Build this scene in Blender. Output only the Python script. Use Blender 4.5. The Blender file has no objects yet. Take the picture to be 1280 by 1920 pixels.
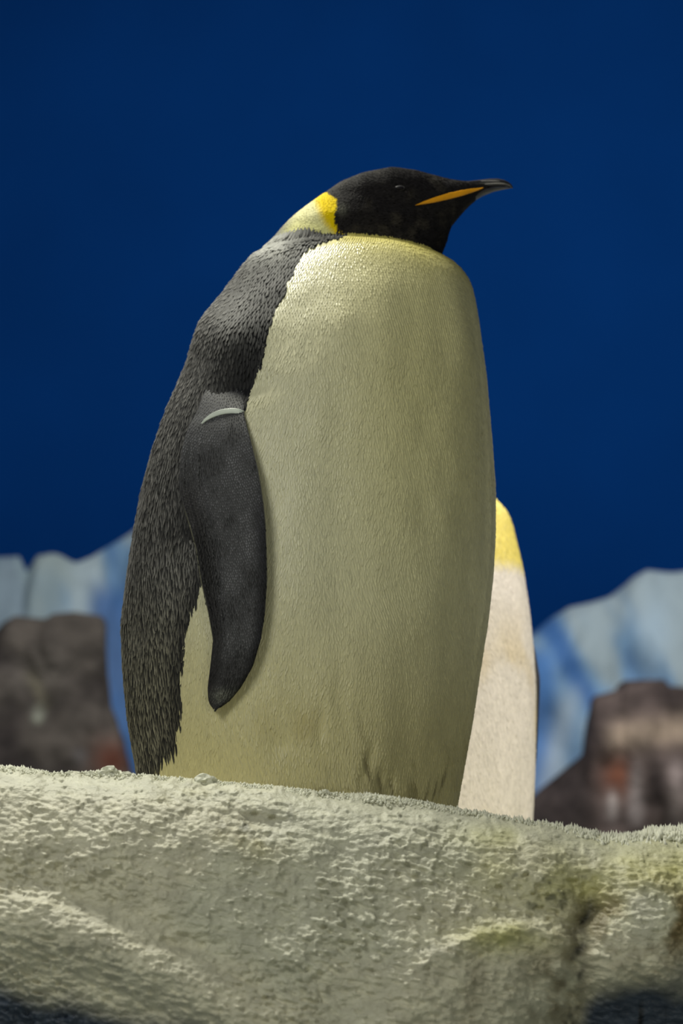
import bpy, bmesh, math
import numpy as np
from mathutils import Vector
from mathutils.bvhtree import BVHTree

C = bpy.context.scene.collection
rng = np.random.default_rng(7)

# ------------------------------------------------------------------ camera
CAM = np.array([0.0, 0.0, 1.0]); PITCH = math.radians(15); HV = math.radians(12)
F0 = 960 / math.tan(HV)                                  # focal length in pixels of the 1280x1920 frame
FW = np.array([0, math.cos(PITCH), math.sin(PITCH)]); UP = np.array([0, -math.sin(PITCH), math.cos(PITCH)])
cam_d = bpy.data.cameras.new('camera'); cam = bpy.data.objects.new('camera', cam_d); C.objects.link(cam)
cam.location = CAM; cam.rotation_euler = (math.pi/2 + PITCH, 0, 0)
cam_d.sensor_fit = 'VERTICAL'; cam_d.sensor_height = 36; cam_d.lens = 18 / math.tan(HV)
cam_d.dof.use_dof = True; cam_d.dof.focus_distance = 3.86; cam_d.dof.aperture_fstop = 3.4
cam_d.clip_end = 100
S = bpy.context.scene; S.camera = cam

# ------------------------------------------------------------------ world, lights, exposure
vs = S.view_settings
vs.view_transform = 'Standard'; vs.look = 'None'; vs.gamma = 1; vs.use_curve_mapping = False; vs.exposure = 0.0
w = bpy.data.worlds.new('world'); S.world = w; w.use_nodes = True
bg = w.node_tree.nodes['Background']; bg.inputs[0].default_value = (0.55, 0.68, 1.0, 1); bg.inputs[1].default_value = 0.06

def lamp(name, kind, loc, target, energy, color, **kw):
    d = bpy.data.lights.new(name, kind); o = bpy.data.objects.new(name, d); C.objects.link(o)
    o.location = loc; o.rotation_euler = (Vector(target) - Vector(loc)).to_track_quat('-Z', 'Y').to_euler()
    d.energy = energy; d.color = color
    for k, v in kw.items(): setattr(d, k, v)
    return o
lamp('overhead_light', 'AREA', (-0.75, 4.35, 4.7), (-0.05, 3.95, 1.9), 92, (1.0, 0.985, 0.84), shape='DISK', size=0.45)
lamp('front_light', 'AREA', (-1.9, 1.1, 3.6), (0, 4, 1.7), 41, (1.0, 1.0, 0.86), shape='DISK', size=1.7)
lamp('fill_light', 'AREA', (1.4, -0.4, 1.7), (0, 4, 1.8), 22, (1.0, 0.97, 0.70), shape='DISK', size=1.6)
lamp('rear_spot', 'SPOT', (1.75, 3.1, 3.9), (0.42, 4.75, 1.85), 310, (1.0, 0.92, 0.83), spot_size=math.radians(26), spot_blend=0.4, shadow_soft_size=0.12)
lamp('backdrop_light', 'AREA', (1.0, 6.8, 6.6), (0, 12, 3.2), 290, (0.92, 0.96, 1.0), shape='RECTANGLE', size=7, size_y=1.0)

# ------------------------------------------------------------------ helpers
def at(px, py, Y):
    d = FW + (px - 640) / F0 * np.array([1, 0, 0]) + (960 - py) / F0 * UP
    return CAM + d * (Y - CAM[1]) / d[1]
def proj(P):
    r = P - CAM; f = r @ FW
    return 640 + F0 * r[..., 0] / f, 960 - F0 * (r @ UP) / f
def L(*c):                                              # 8-bit sRGB to linear
    c = np.array(c, float) / 255
    return np.where(c <= .04045, c / 12.92, ((c + .055) / 1.055) ** 2.4)
def ss(a, b, x):
    t = np.clip((x - a) / (b - a), 0, 1); return t * t * (3 - 2 * t)
def ip(x, tab, k=1):
    t = np.array(tab, float); return np.interp(x, t[:, 0], t[:, k])
def sm(x, tab, k=1, n=7):                               # smoothed interpolation
    t = np.array(tab, float); h = (t[-1, 0] - t[0, 0]) / 60
    return sum(np.interp(x + (i - n // 2) * h / n * 1.2, t[:, 0], t[:, k]) for i in range(n)) / n
_tab = np.random.default_rng(3).random(4096)
def _h(i, j, k): return _tab[(i * 73856093 ^ j * 19349663 ^ k * 83492791) & 4095]
def vnoise(x, y, z=0.0):
    x, y, z = np.broadcast_arrays(np.asarray(x, float), np.asarray(y, float), np.asarray(z, float))
    i, j, k = (np.floor(v).astype(np.int64) for v in (x, y, z)); u, v, w_ = x - i, y - j, z - k
    u, v, w_ = (t * t * (3 - 2 * t) for t in (u, v, w_)); r = 0
    for a in (0, 1):
        for b in (0, 1):
            for c in (0, 1):
                r = r + _h(i + a, j + b, k + c) * (u if a else 1 - u) * (v if b else 1 - v) * (w_ if c else 1 - w_)
    return r * 2 - 1
def fbm(x, y, z=0.0, o=4):
    r = 0; a = 1
    for q in range(o): r = r + a * vnoise(x * 2 ** q + 17 * q, y * 2 ** q + 5 * q, z * 2 ** q + 9 * q); a *= .5
    return r

def mesh_obj(name, V, Fc, mat, parent=None, col=None, uv=None, smooth=True):
    me = bpy.data.meshes.new(name); V = np.asarray(V, np.float32)
    if isinstance(Fc, np.ndarray):
        n, k = Fc.shape
        me.vertices.add(len(V)); me.vertices.foreach_set('co', V.ravel())
        me.loops.add(n * k); me.loops.foreach_set('vertex_index', Fc.astype(np.int32).ravel())
        me.polygons.add(n); me.polygons.foreach_set('loop_start', np.arange(0, n * k, k, dtype=np.int32))
        me.update(calc_edges=True); me.validate()
    else:
        me.from_pydata(V.tolist(), [], [list(map(int, f)) for f in Fc])
    if smooth: me.polygons.foreach_set('use_smooth', np.ones(len(me.polygons), bool))
    if col is not None:
        a = me.color_attributes.new('Col', 'FLOAT_COLOR', 'POINT')
        a.data.foreach_set('color', np.concatenate([col, np.ones((len(col), 1))], 1).astype(np.float32).ravel())
    if uv is not None:
        l = me.uv_layers.new(name='UVMap'); vi = np.empty(len(me.loops), np.int32); me.loops.foreach_get('vertex_index', vi)
        l.data.foreach_set('uv', np.asarray(uv, np.float32)[vi].ravel())
    me.materials.append(mat); me.update()
    o = bpy.data.objects.new(name, me); C.objects.link(o)
    if parent:
        o.parent = parent
        q = parent; off = Vector((0, 0, 0))
        while q: off += q.location; q = q.parent
        o.location = -off                                # geometry is written in world coordinates
    return o
def tag(o, label=None, cat=None, group=None, kind=None):
    for k, v in (('label', label), ('category', cat), ('group', group), ('kind', kind)):
        if v: o[k] = v
    return o
def empty(name, loc, label, cat):
    o = bpy.data.objects.new(name, None); C.objects.link(o); o.location = loc; o.empty_display_size = .1
    return tag(o, label, cat)
def grid_faces(nr, nc, wrap=False, flip=False):
    r = np.arange(nr - 1)[:, None]; c = np.arange(nc if wrap else nc - 1)[None, :]; c2 = (c + 1) % nc
    f = np.stack([r * nc + c, r * nc + c2, (r + 1) * nc + c2, (r + 1) * nc + c], -1).reshape(-1, 4)
    return f[:, ::-1] if flip else f
def loft(R, cap=True):                                   # R: rings [n][k] of points
    R = np.asarray(R); n, k, _ = R.shape; V = R.reshape(-1, 3); F = [tuple(f) for f in grid_faces(n, k, True)]
    if cap: F += [tuple(range(k))[::-1], tuple((n - 1) * k + i for i in range(k))]
    return V, F

# ------------------------------------------------------------------ materials
def mat(name, base=(.5, .5, .5), rough=.6, spec=.5, attr=False, bumps=(), metal=0, coat=0, sheen=0, mix=None, sss=0):
    m = bpy.data.materials.new(name); m.use_nodes = True; nt = m.node_tree; N = nt.nodes; K = nt.links
    b = N['Principled BSDF']; b.inputs['Roughness'].default_value = rough; b.inputs['Specular IOR Level'].default_value = spec
    b.inputs['Metallic'].default_value = metal; b.inputs['Coat Weight'].default_value = coat; b.inputs['Sheen Weight'].default_value = sheen
    b.inputs['Base Color'].default_value = (*base, 1)
    if sss: b.inputs['Subsurface Weight'].default_value = sss; b.inputs['Subsurface Scale'].default_value = .01
    co = N.new('ShaderNodeTexCoord'); src = None
    if attr:
        a = N.new('ShaderNodeAttribute'); a.attribute_name = 'Col'; src = a.outputs['Color']
    if mix:                                              # (scale, stretch, dark factor, light factor)
        mp = N.new('ShaderNodeMapping'); mp.inputs['Scale'].default_value = mix[1]; K.new(co.outputs['Object'], mp.inputs[0])
        nz = N.new('ShaderNodeTexNoise'); nz.inputs['Scale'].default_value = mix[0]; nz.inputs['Detail'].default_value = 6; K.new(mp.outputs[0], nz.inputs['Vector'])
        mr = N.new('ShaderNodeMapRange'); mr.inputs['From Min'].default_value = .3; mr.inputs['From Max'].default_value = .7
        mr.inputs['To Min'].default_value = mix[2]; mr.inputs['To Max'].default_value = mix[3]; K.new(nz.outputs[0], mr.inputs[0])
        vm = N.new('ShaderNodeVectorMath'); vm.operation = 'SCALE'
        if src: K.new(src, vm.inputs[0])
        else: vm.inputs[0].default_value = base
        K.new(mr.outputs[0], vm.inputs['Scale']); src = vm.outputs[0]
    if src: K.new(src, b.inputs['Base Color'])
    prev = None
    for (sc, st, dist, strength) in bumps:
        mp = N.new('ShaderNodeMapping'); mp.inputs['Scale'].default_value = st; K.new(co.outputs['Object'], mp.inputs[0])
        nz = N.new('ShaderNodeTexNoise'); nz.inputs['Scale'].default_value = sc; nz.inputs['Detail'].default_value = 5; K.new(mp.outputs[0], nz.inputs['Vector'])
        bp = N.new('ShaderNodeBump'); bp.inputs['Distance'].default_value = dist; bp.inputs['Strength'].default_value = strength
        K.new(nz.outputs[0], bp.inputs['Height'])
        if prev: K.new(prev, bp.inputs['Normal'])
        prev = bp.outputs[0]
    if prev: K.new(prev, b.inputs['Normal'])
    return m
M = {}
M['plumage'] = mat('plumage', attr=True, rough=.34, spec=.55)
M['plumage_skin'] = mat('under_plumage', attr=True, rough=.8, spec=.08)
M['plumage_back'] = mat('back_plumage', attr=True, rough=.6, spec=.22)
M['plumage_dark'] = mat('head_plumage', attr=True, rough=.65, spec=.1)
M['bill'] = mat('bill_horn', tuple(L(52, 50, 54)), rough=.3, spec=.6, mix=(60, (.3, 1, 3), .5, 1.6), bumps=((90, (.2, 1, 3), .001, .4),))
M['bill_orange'] = mat('bill_orange', tuple(L(250, 172, 24)), rough=.35, spec=.5, mix=(40, (1, 1, 1), .8, 1.1))
M['eye'] = mat('eye_dark', (.008, .007, .012), rough=.55, spec=.2)
M['skin'] = mat('foot_skin', (.02, .02, .022), rough=.55, bumps=((160, (1, 1, 1), .002, .6),))
M['band'] = mat('band_plastic', tuple(L(206, 214, 205)), rough=.35, spec=.5, mix=(50, (1, 1, 1), .9, 1.02))
M['frost'] = mat('frost', tuple(L(226, 226, 208)), rough=.65, spec=.3, mix=(60, (1, 1, 1), .8, 1.05))
M['ledge'] = mat('ledge_paint', attr=True, rough=.5, spec=.45, mix=(26, (1, 1, 1.6), .8, 1.12),
                 bumps=((70, (1, 1, 2.2), .006, .5), (230, (1, 1, 1.6), .002, .6)))
M['wall'] = mat('blue_wall_paint', (.0016, .029, .130), rough=1, spec=0, mix=(1.3, (1, 1, 1), .93, 1.05), bumps=((40, (1, 1, 1), .01, .3),))
M['ice'] = mat('painted_ice', attr=True, rough=.7, spec=.25, bumps=((9, (1, 1, .5), .05, .4),))
M['rock'] = mat('painted_rock', attr=True, rough=.85, spec=.2, mix=(7, (1, 1, 1.6), .6, 1.35), bumps=((10, (1, 1, 1), .06, .6),))
M['floor'] = mat('frozen_floor', tuple(L(170, 178, 176)), rough=.8, mix=(4, (1, 1, 1), .85, 1.1), bumps=((12, (1, 1, 1), .03, .5),))

M['flipper'] = mat('flipper_skin', attr=True, rough=.6, spec=.3)

# ------------------------------------------------------------------ setting: back wall and floor
def slab(name, x0, x1, y0, y1, z0, z1, m):
    V = [(x, y, z) for x in (x0, x1) for y in (y0, y1) for z in (z0, z1)]
    F = [(0, 1, 3, 2), (4, 6, 7, 5), (0, 4, 5, 1), (2, 3, 7, 6), (0, 2, 6, 4), (1, 5, 7, 3)]
    o = mesh_obj(name, V, F, m, smooth=False); return tag(o, kind='structure')
slab('wall_back', -9, 9, 12.0, 12.3, 0.0, 9, M['wall'])
slab('floor', -9, 9, -3.0, 12.3, -0.1, 0.0, M['floor'])
slab('rear_platform', -9, 9, 5.55, 12.0, 0.0, 1.40, M['floor'])

# ------------------------------------------------------------------ painted concrete ledge in the foreground
RY = 3.66
RIM = [(-1400, 1452), (-600, 1446), (0, 1438), (100, 1450), (200, 1449), (285, 1456), (400, 1467), (520, 1477), (600, 1486), (700, 1493), (780, 1502), (850, 1516),
       (920, 1529), (1000, 1541), (1060, 1553), (1100, 1563), (1135, 1572), (1180, 1570), (1230, 1564), (1280, 1561), (1600, 1550), (2700, 1560)]
def rim_z(X):
    px = 640 + X * F0 / (RY * math.cos(PITCH) + .55 * math.sin(PITCH))
    py = ip(px, RIM); t = np.tan(PITCH + np.arctan((960 - py) / F0)); return CAM[2] + RY * t
FZ = 1.46
def floor_z(X, Y):
    r = rim_z(X); return r - .012 * ss(0, .05, Y - RY) - (r - .012 - FZ) * ss(.015, .11, Y - RY)
BRK = [(-600, 1720), (0, 1725), (100, 1735), (200, 1765), (330, 1835), (480, 1905), (600, 1935), (720, 1900), (800, 1815), (900, 1785), (1000, 1765), (1080, 1775), (1150, 1790), (1280, 1780), (2000, 1790)]
def build_ledge():
    fine = np.arange(-0.60, 0.60, .0019); out = np.concatenate([np.arange(.604, 1.1, .0042), np.array([1.12, 1.17, 1.25, 1.4, 1.6, 2.0, 3.0])])
    X = np.concatenate([-out[::-1], fine, out])
    top = np.array([1.9, 1.5, 1.1, .8, .6, .45, .36, .28, .22, .18, .15, .13, .115, .1, .09, .08, .072, .064, .057, .05, .044, .038, .033, .028, .024, .02, .0165, .013, .0095, .0065, .0035])
    down = np.concatenate([np.arange(0, .43, .0019), np.array([.45, .5, .6, .8, 1.05])])
    rz = rim_z(X)
    nt, nd, nx = len(top), len(down), len(X)
    P = np.zeros((nt + nd, nx, 3)); P[:, :, 0] = X
    for i, t in enumerate(top):
        P[i, :, 1] = RY + t; P[i, :, 2] = floor_z(X, RY + t)
    for j, d in enumerate(down):
        P[nt + j, :, 2] = rz - d
        P[nt + j, :, 1] = RY - .085 * (1 - math.exp(-d / .04)) - .30 * d
    Z = P[nt:, :, 2]; XX = P[nt:, :, 0]; D = down[:, None]
    tmp = np.stack([XX, np.full_like(XX, 3.55), Z], -1); px, py = proj(tmp)
    brk = ip(px, BRK) + 13 * fbm(XX * 9, Z * 4, 20, 3)
    und = np.maximum(py - brk, 0)
    Yf = P[nt:, :, 1]
    Yf += .00048 * und * ss(0, 90, und) * (1 + .5 * ss(1050, 1150, px)) * (1 - .6 * ss(450, 650, px) * ss(1050, 950, px))       # undercut below the break
    H = 0
    H = H + .016 * np.exp(-((py - brk + 5) / 42) ** 2) * ss(480, 180, px)     # left bulging lip
    H = H - .012 * np.exp(-((py - brk + 75) / 35) ** 2) * ss(620, 350, px)     # hollow above the lip
    H = H + .020 * np.exp(-((py - brk + 14) / 20) ** 2) * np.exp(-((px - 930) / 120) ** 2)
    H = H - .018 * np.exp(-((py - 1700) / 55) ** 2) * np.exp(-((px - 1010) / 120) ** 2)
    cx = np.interp(py, [1500, 1640, 1665, 1700, 1740, 1800, 1900, 2000], [1080, 1092, 1105, 1108, 1086, 1080, 1076, 1072]) + 4 * np.sin(py / 9)
    H = H - .030 * np.exp(-((px - cx) / 26) ** 2) * ss(1600, 1720, py)
    H = H + .03 * np.exp(-((px - 1230) / 110) ** 2 - ((py - 1680) / 110) ** 2)
    H = H + .012 * np.exp(-((px - 330) / 180) ** 2 - ((py - 1590) / 70) ** 2)
    H = H - .010 * np.exp(-((px - 330) / 60) ** 2 - ((py - 1775) / 14) ** 2)
    H = H - .016 * np.exp(-((px - 480 - (py - 1520) * .4) / 60) ** 2 - ((py - 1535) / 20) ** 2)
    H = H + .012 * fbm(XX * 7, Z * 7 + 4, 0, 3)
    sl = Z + XX * .22
    patch = .68 + .5 * ss(-.3, .5, fbm(XX * 9, Z * 9, 3, 3))
    rip = vnoise(XX * 75, sl * 210, 1) + .7 * vnoise(XX * 130, sl * 300, 2)
    low_ = 1 + .7 * ss(1560, 1660, py); H = H + .0021 * rip * patch * low_
    lum = fbm(XX * 130, Z * 165, 7, 3)
    H = H + .0013 * lum * patch * low_ + .0028 * ss(.5, 1.1, lum) * patch
    pit = fbm(XX * 70, sl * 90, 11, 2)
    pitw = np.exp(-((px - 470) / 90) ** 2 - ((py - 1540) / 45) ** 2) + np.exp(-((px - 1000) / 130) ** 2 - ((py - 1660) / 80) ** 2) + .5 * np.exp(-((px - 150) / 120) ** 2 - ((py - 1640) / 50) ** 2) + .12
    H = H - .007 * ss(.35, .9, pit) * pitw
    fade = ss(0, .012, D)
    Yf -= H * fade
    Zs = P[:, :, 2]; Zs[:nt] += (.0016 * fbm(XX[0][None] * 90, P[:nt, :, 1] * 90, 5, 3) * ss(.16, .1, top)[:, None])
    Zs[nt:nt + 12] += .0030 * fbm(XX[:12] * 120, np.zeros_like(XX[:12]), 5, 3) * (1 - ss(0, .02, D[:12]))
    Zs[nt - 8:nt] += .0030 * fbm(P[nt - 8:nt, :, 0] * 120, 0 * P[nt - 8:nt, :, 0], 5, 3) * ss(.03, 0, top[nt - 8:][:, None])
    # colour: own paint, algae, dirt; a darker groove and dark blue low on the wall
    A = P.reshape(-1, 3); px, py = proj(np.stack([A[:, 0], np.full(len(A), 3.55), A[:, 2]], -1)); x, z = A[:, 0], A[:, 2]
    n1 = fbm(x * 14, z * 14, 2, 4); n2 = fbm(x * 45, z * 45, 6, 3); n3 = fbm(x * 6, z * 6, 12, 3)
    col = np.tile(L(208, 204, 182), (len(A), 1)); 
    def mixin(c, wgt):
        nonlocal col; wgt = np.clip(wgt, 0, 1)[:, None]; col = col * (1 - wgt) + np.array(c) * wgt
    mixin(L(192, 194, 176), .5 * ss(-.2, .8, n3))
    mixin(L(206, 205, 184), ss(60, 5, py - ip(px, RIM)) * .75)
    yl = np.exp(-((px - 1120) / 190) ** 2 - ((py - 1640) / 75) ** 2) * 1.2 + np.exp(-((px - 940) / 110) ** 2 - ((py - 1765) / 30) ** 2) + np.exp(-((px - 930) / 80) ** 2 - ((py - 1560) / 25) ** 2) * .6 + .8 * np.exp(-((px - 1290) / 120) ** 2 - ((py - 1640) / 60) ** 2)
    mixin(L(196, 194, 120), yl * (.55 + .5 * n1) * .8)
    yl2 = np.exp(-((px - 460) / 70) ** 2 - ((py - 1570) / 50) ** 2) + np.exp(-((px - 360) / 60) ** 2 - ((py - 1490) / 22) ** 2)
    mixin(L(170, 160, 100), yl2 * ss(-.1, .8, n1) * .5)
    br = np.exp(-((px - 1215) / 140) ** 2 - ((py - 1745) / 75) ** 2) + .9 * np.exp(-((px - 1040) / 60) ** 2 - ((py - 1860) / 80) ** 2) + .5 * np.exp(-((px - 885) / 25) ** 2 - ((py - 1860) / 70) ** 2) + .35 * np.exp(-((px - 450) / 10) ** 2 - ((py - 1870) / 50) ** 2)
    mixin(L(150, 132, 88), 1.1 * np.exp(-((px - 1240) / 110) ** 2 - ((py - 1720) / 60) ** 2) * ss(-.6, .5, n1))
    mixin(L(104, 90, 56), br * ss(-.7, .4, n1 + .5 * n2) * .9)
    cx = np.interp(py, [1500, 1640, 1665, 1700, 1740, 1800, 1900, 2000], [1080, 1092, 1105, 1108, 1086, 1080, 1076, 1072]) + 4 * np.sin(py / 9)
    mixin(L(30, 32, 34), np.exp(-((px - cx) / 13) ** 2) * ss(1650, 1720, py) * ss(-.6, .4, n2) * .85)  # dark line following the groove
    mixin(L(52, 56, 42), (np.exp(-((px - 1020) / 90) ** 2 - ((py - 1665) / 50) ** 2) + np.exp(-((px - 480) / 75) ** 2 - ((py - 1535) / 35) ** 2)) * ss(.45, .9, n2) * .9)
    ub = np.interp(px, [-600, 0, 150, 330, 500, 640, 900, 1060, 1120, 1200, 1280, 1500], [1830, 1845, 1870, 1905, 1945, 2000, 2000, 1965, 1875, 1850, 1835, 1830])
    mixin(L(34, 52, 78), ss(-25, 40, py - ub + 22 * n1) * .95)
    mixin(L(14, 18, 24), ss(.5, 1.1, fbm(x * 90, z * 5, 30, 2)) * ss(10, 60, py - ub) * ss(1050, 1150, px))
    root = empty('concrete_ledge', (0, RY, 1.2), 'pale grey-green painted rough concrete ledge with yellow stains, frost along its top edge', 'ledge')
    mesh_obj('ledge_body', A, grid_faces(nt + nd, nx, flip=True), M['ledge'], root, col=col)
    # frost crystals along the crest
    n = 14000; r = np.random.default_rng(21)
    fx = r.uniform(-.95, .95, n); fy = RY + r.normal(0, .012, n) - .004; size = r.uniform(.0006, .0023, n) * (1 + .7 * ss(.2, .5, fx) + .7 * ss(.1, .9, fbm(fx * 14, 0 * fx, 2, 2)))
    keep = r.random(n) < .45 + .55 * ss(-.2, .5, vnoise(fx * 25, 0 * fx)); fx, fy, size = fx[keep], fy[keep], size[keep]; n = len(fx)
    yy = np.minimum(fy - RY, 0); fz = rim_z(fx) + np.where(yy < 0, -.035 * -np.log(np.maximum(1 + yy / .075, .2)), -.03 * ss(0, .12, fy - RY))
    base = np.array([(1, 0, 0), (0, 1, 0), (-1, 0, 0), (0, -1, 0), (0, 0, 1.6), (0, 0, -1)], float)
    Q = base[None] * size[:, None, None] * r.uniform(.6, 1.4, (n, 6, 1)) + r.normal(0, .25, (n, 6, 3)) * size[:, None, None]
    Q[:, 4, 2] *= 1 + .6 * ss(.15, .35, fx)
    Q += np.stack([fx, fy, fz + size * .4], -1)[:, None]
    f = np.array([(0, 1, 4), (1, 2, 4), (2, 3, 4), (3, 0, 4), (1, 0, 5), (2, 1, 5), (3, 2, 5), (0, 3, 5)])
    tag(mesh_obj('frost_fringe', Q.reshape(-1, 3), (f[None] + 6 * np.arange(n)[:, None, None]).reshape(-1, 3), M['frost'], root, smooth=False), kind='stuff')
    for (lx, ly, rad) in ((200, 1446, 15), (172, 1451, 9), (385, 1461, 15), (352, 1476, 10), (398, 1470, 8), (130, 1449, 7), (236, 1450, 7), (430, 1470, 6), (610, 1484, 6)):
        c = at(lx, ly, RY - .006); R_ = rad * .00078; bm = bmesh.new(); bmesh.ops.create_icosphere(bm, subdivisions=3, radius=1)
        V = np.array([v.co[:] for v in bm.verts]); F = [[v.index for v in f.verts] for f in bm.faces]; bm.free()
        d = 1 + .45 * fbm(V[:, 0] * 1.7 + lx, V[:, 1] * 1.7, V[:, 2] * 1.7, 4)
        V = V * d[:, None] * np.array([1.25, .9, .85]) * R_ + c - np.array([0, 0, R_ * .25])
        mesh_obj('frost_lump', V, F, M['frost'], root, smooth=False)
build_ledge()

# ------------------------------------------------------------------ backdrop ice and rocks
def ridge(name, pts, Y, bottom_py, depth, m, colour, label, cat, nseed, amp=.08, nx=160, nz=46, pw=.55, streak=1.0):
    pts = np.array(pts, float); xs = np.linspace(pts[0, 0], pts[-1, 0], nx); ty = np.interp(xs, pts[:, 0], pts[:, 1])
    P = np.zeros((nx, 2 * nz, 3)); U = np.zeros((nx, 2 * nz, 2))
    zb = 1.395
    for i, (x, t) in enumerate(zip(xs, ty)):
        T = at(x, t, Y); edge = min(1, .12 + 2.2 * min(i, nx - 1 - i) / nx)
        for j in range(nz):
            a = j / (nz - 1); zf = a ** 1.0
            z = zb + (T[2] - zb) * (1 - (1 - zf) ** 1.35)
            th = depth * edge * max(1 - zf ** 2.2, 0) ** pw * min(1, .35 + (T[2] - zb)) + .03
            P[i, j] = (T[0], Y - th, z); P[i, 2 * nz - 1 - j] = (T[0], Y + th * .45, z)
    A = P.reshape(-1, 3)
    n = fbm(A[:, 0] * 3.2 * streak + nseed, A[:, 1] * 3, A[:, 2] * 2.2, 4); n2 = np.abs(fbm(A[:, 0] * 1.6 * streak + nseed, A[:, 1], A[:, 2] * 1.1, 3))
    A[:, 1] += (amp * n + amp * 1.4 * n2 - amp) * np.where(A[:, 1] < Y, 1, .2); A[:, 0] += amp * .25 * fbm(A[:, 1] * 4, A[:, 2] * 4, nseed, 3)
    A[:, 2] = np.maximum(A[:, 2] + amp * .2 * n * ss(1.45, 1.8, A[:, 2]), zb)
    px, py = proj(A); col = colour(px, py, A, n)
    F = [tuple(f) for f in grid_faces(nx, 2 * nz, True)] + [tuple(range(2 * nz))[::-1], tuple((nx - 1) * 2 * nz + i for i in range(2 * nz))]
    o = mesh_obj(name, A, F, m, col=col)
    return tag(o, label, cat)
def blend(c, k, wgt): wgt = np.clip(wgt, 0, 1)[:, None]; return c * (1 - wgt) + np.array(k) * wgt
def ice_col(px, py, A, n):
    k = fbm(A[:, 0] * 5.5 + 4 + A[:, 2] * 1.6, A[:, 2] * 1.8 + A[:, 0] * .8, 2, 3) + .1
    c = np.tile(L(118, 150, 178), (len(A), 1)); c = blend(c, L(164, 174, 172), ss(-.05, .45, k) * .85); c = blend(c, L(66, 108, 162), ss(-.05, -.5, k) * .95)
    return c
def ice_left(px, py, A, n):
    c = ice_col(px, py, A, n); c = blend(c, L(138, 148, 142), ss(160, 100, px + .25 * (py - 1100)) * .75)
    c = blend(c, L(56, 98, 152), ss(150, 190, px) * ss(1070, 1130, py) * .85)
    return c
def ice_right(px, py, A, n):
    c = ice_col(px, py, A, n)
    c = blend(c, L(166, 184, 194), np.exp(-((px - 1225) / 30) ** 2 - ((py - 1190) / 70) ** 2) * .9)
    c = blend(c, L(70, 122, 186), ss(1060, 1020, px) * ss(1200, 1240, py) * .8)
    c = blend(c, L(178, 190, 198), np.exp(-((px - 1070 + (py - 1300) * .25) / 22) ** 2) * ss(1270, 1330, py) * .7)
    return c
def rock_left(px, py, A, n):
    c = np.tile(L(84, 76, 68), (len(A), 1)); c = blend(c, L(54, 47, 44), ss(0, .6, n)); c = blend(c, L(104, 96, 88), np.exp(-((px - 70) / 60) ** 2 - ((py - 1260) / 40) ** 2) * .6)
    c = blend(c, L(98, 58, 44), np.exp(-((px - 210) / 40) ** 2 - ((py - 1425) / 35) ** 2))
    c = blend(c, L(150, 150, 132), np.exp(-((px - 72) / 11) ** 2 - ((py - 1340) / 12) ** 2))
    c = blend(c, L(104, 100, 98), np.exp(-((px - 150) / 14) ** 2 - ((py - 1420) / 14) ** 2) * .7)
    c = blend(c, L(120, 112, 90), np.exp(-((px - 60 - (py - 1270) * .5) / 12) ** 2) * ss(1250, 1280, py) * ss(1340, 1310, py) * .6)
    return c
def rock_right(px, py, A, n):
    c = np.tile(L(94, 80, 74), (len(A), 1)); c = blend(c, L(60, 50, 46), ss(0, .6, n) * .8)
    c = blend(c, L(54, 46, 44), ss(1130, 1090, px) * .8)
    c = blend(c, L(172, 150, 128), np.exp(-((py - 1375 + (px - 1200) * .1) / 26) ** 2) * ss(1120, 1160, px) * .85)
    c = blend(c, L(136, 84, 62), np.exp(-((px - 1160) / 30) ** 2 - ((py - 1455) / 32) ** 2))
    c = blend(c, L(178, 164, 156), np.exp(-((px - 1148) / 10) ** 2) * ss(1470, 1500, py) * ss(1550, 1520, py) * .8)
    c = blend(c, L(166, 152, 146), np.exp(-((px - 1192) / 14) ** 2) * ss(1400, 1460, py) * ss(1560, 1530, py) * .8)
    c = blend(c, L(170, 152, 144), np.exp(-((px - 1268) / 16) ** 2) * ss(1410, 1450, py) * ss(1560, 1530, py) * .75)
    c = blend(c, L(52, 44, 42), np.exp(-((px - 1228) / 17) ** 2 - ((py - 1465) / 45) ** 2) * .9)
    return c
ridge('iceberg', [(-700, 1180), (-500, 1090), (-260, 1110), (-120, 1070), (0, 1052), (42, 1052), (58, 1082), (74, 1052), (105, 1048), (148, 1064), (175, 1052), (205, 1033), (240, 1014), (300, 985), (380, 1010), (470, 1120), (560, 1250), (640, 1390)],
      11.55, 1500, .42, M['ice'], ice_left, 'pale blue-grey jagged ice ridge behind the brown rock at the left edge', 'iceberg', 3)
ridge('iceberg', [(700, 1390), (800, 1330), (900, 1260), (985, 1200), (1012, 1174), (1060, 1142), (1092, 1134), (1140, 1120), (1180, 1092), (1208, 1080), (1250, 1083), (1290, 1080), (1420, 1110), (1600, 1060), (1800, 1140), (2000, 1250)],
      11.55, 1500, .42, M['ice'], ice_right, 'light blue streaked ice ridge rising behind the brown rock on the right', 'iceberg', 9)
ridge('rock_outcrop', [(-420, 1400), (-300, 1290), (-150, 1260), (-60, 1240), (0, 1206), (18, 1178), (42, 1166), (98, 1170), (112, 1160), (150, 1156), (198, 1162), (201, 1180), (206, 1260), (216, 1330), (236, 1382), (246, 1450), (262, 1500)],
      10.5, 1500, .4, M['rock'], rock_left, 'dark brown flat-topped rock left of the large penguin', 'rock', 5, amp=.09, nx=220)
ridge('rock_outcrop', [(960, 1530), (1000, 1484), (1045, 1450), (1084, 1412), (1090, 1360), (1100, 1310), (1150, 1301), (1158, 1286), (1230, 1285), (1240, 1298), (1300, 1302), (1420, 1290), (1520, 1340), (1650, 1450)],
      10.5, 1500, .4, M['rock'], rock_right, 'brown rock with tan band, rust patch and white streaks right of the penguins', 'rock', 12, amp=.09, nx=220)

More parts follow.
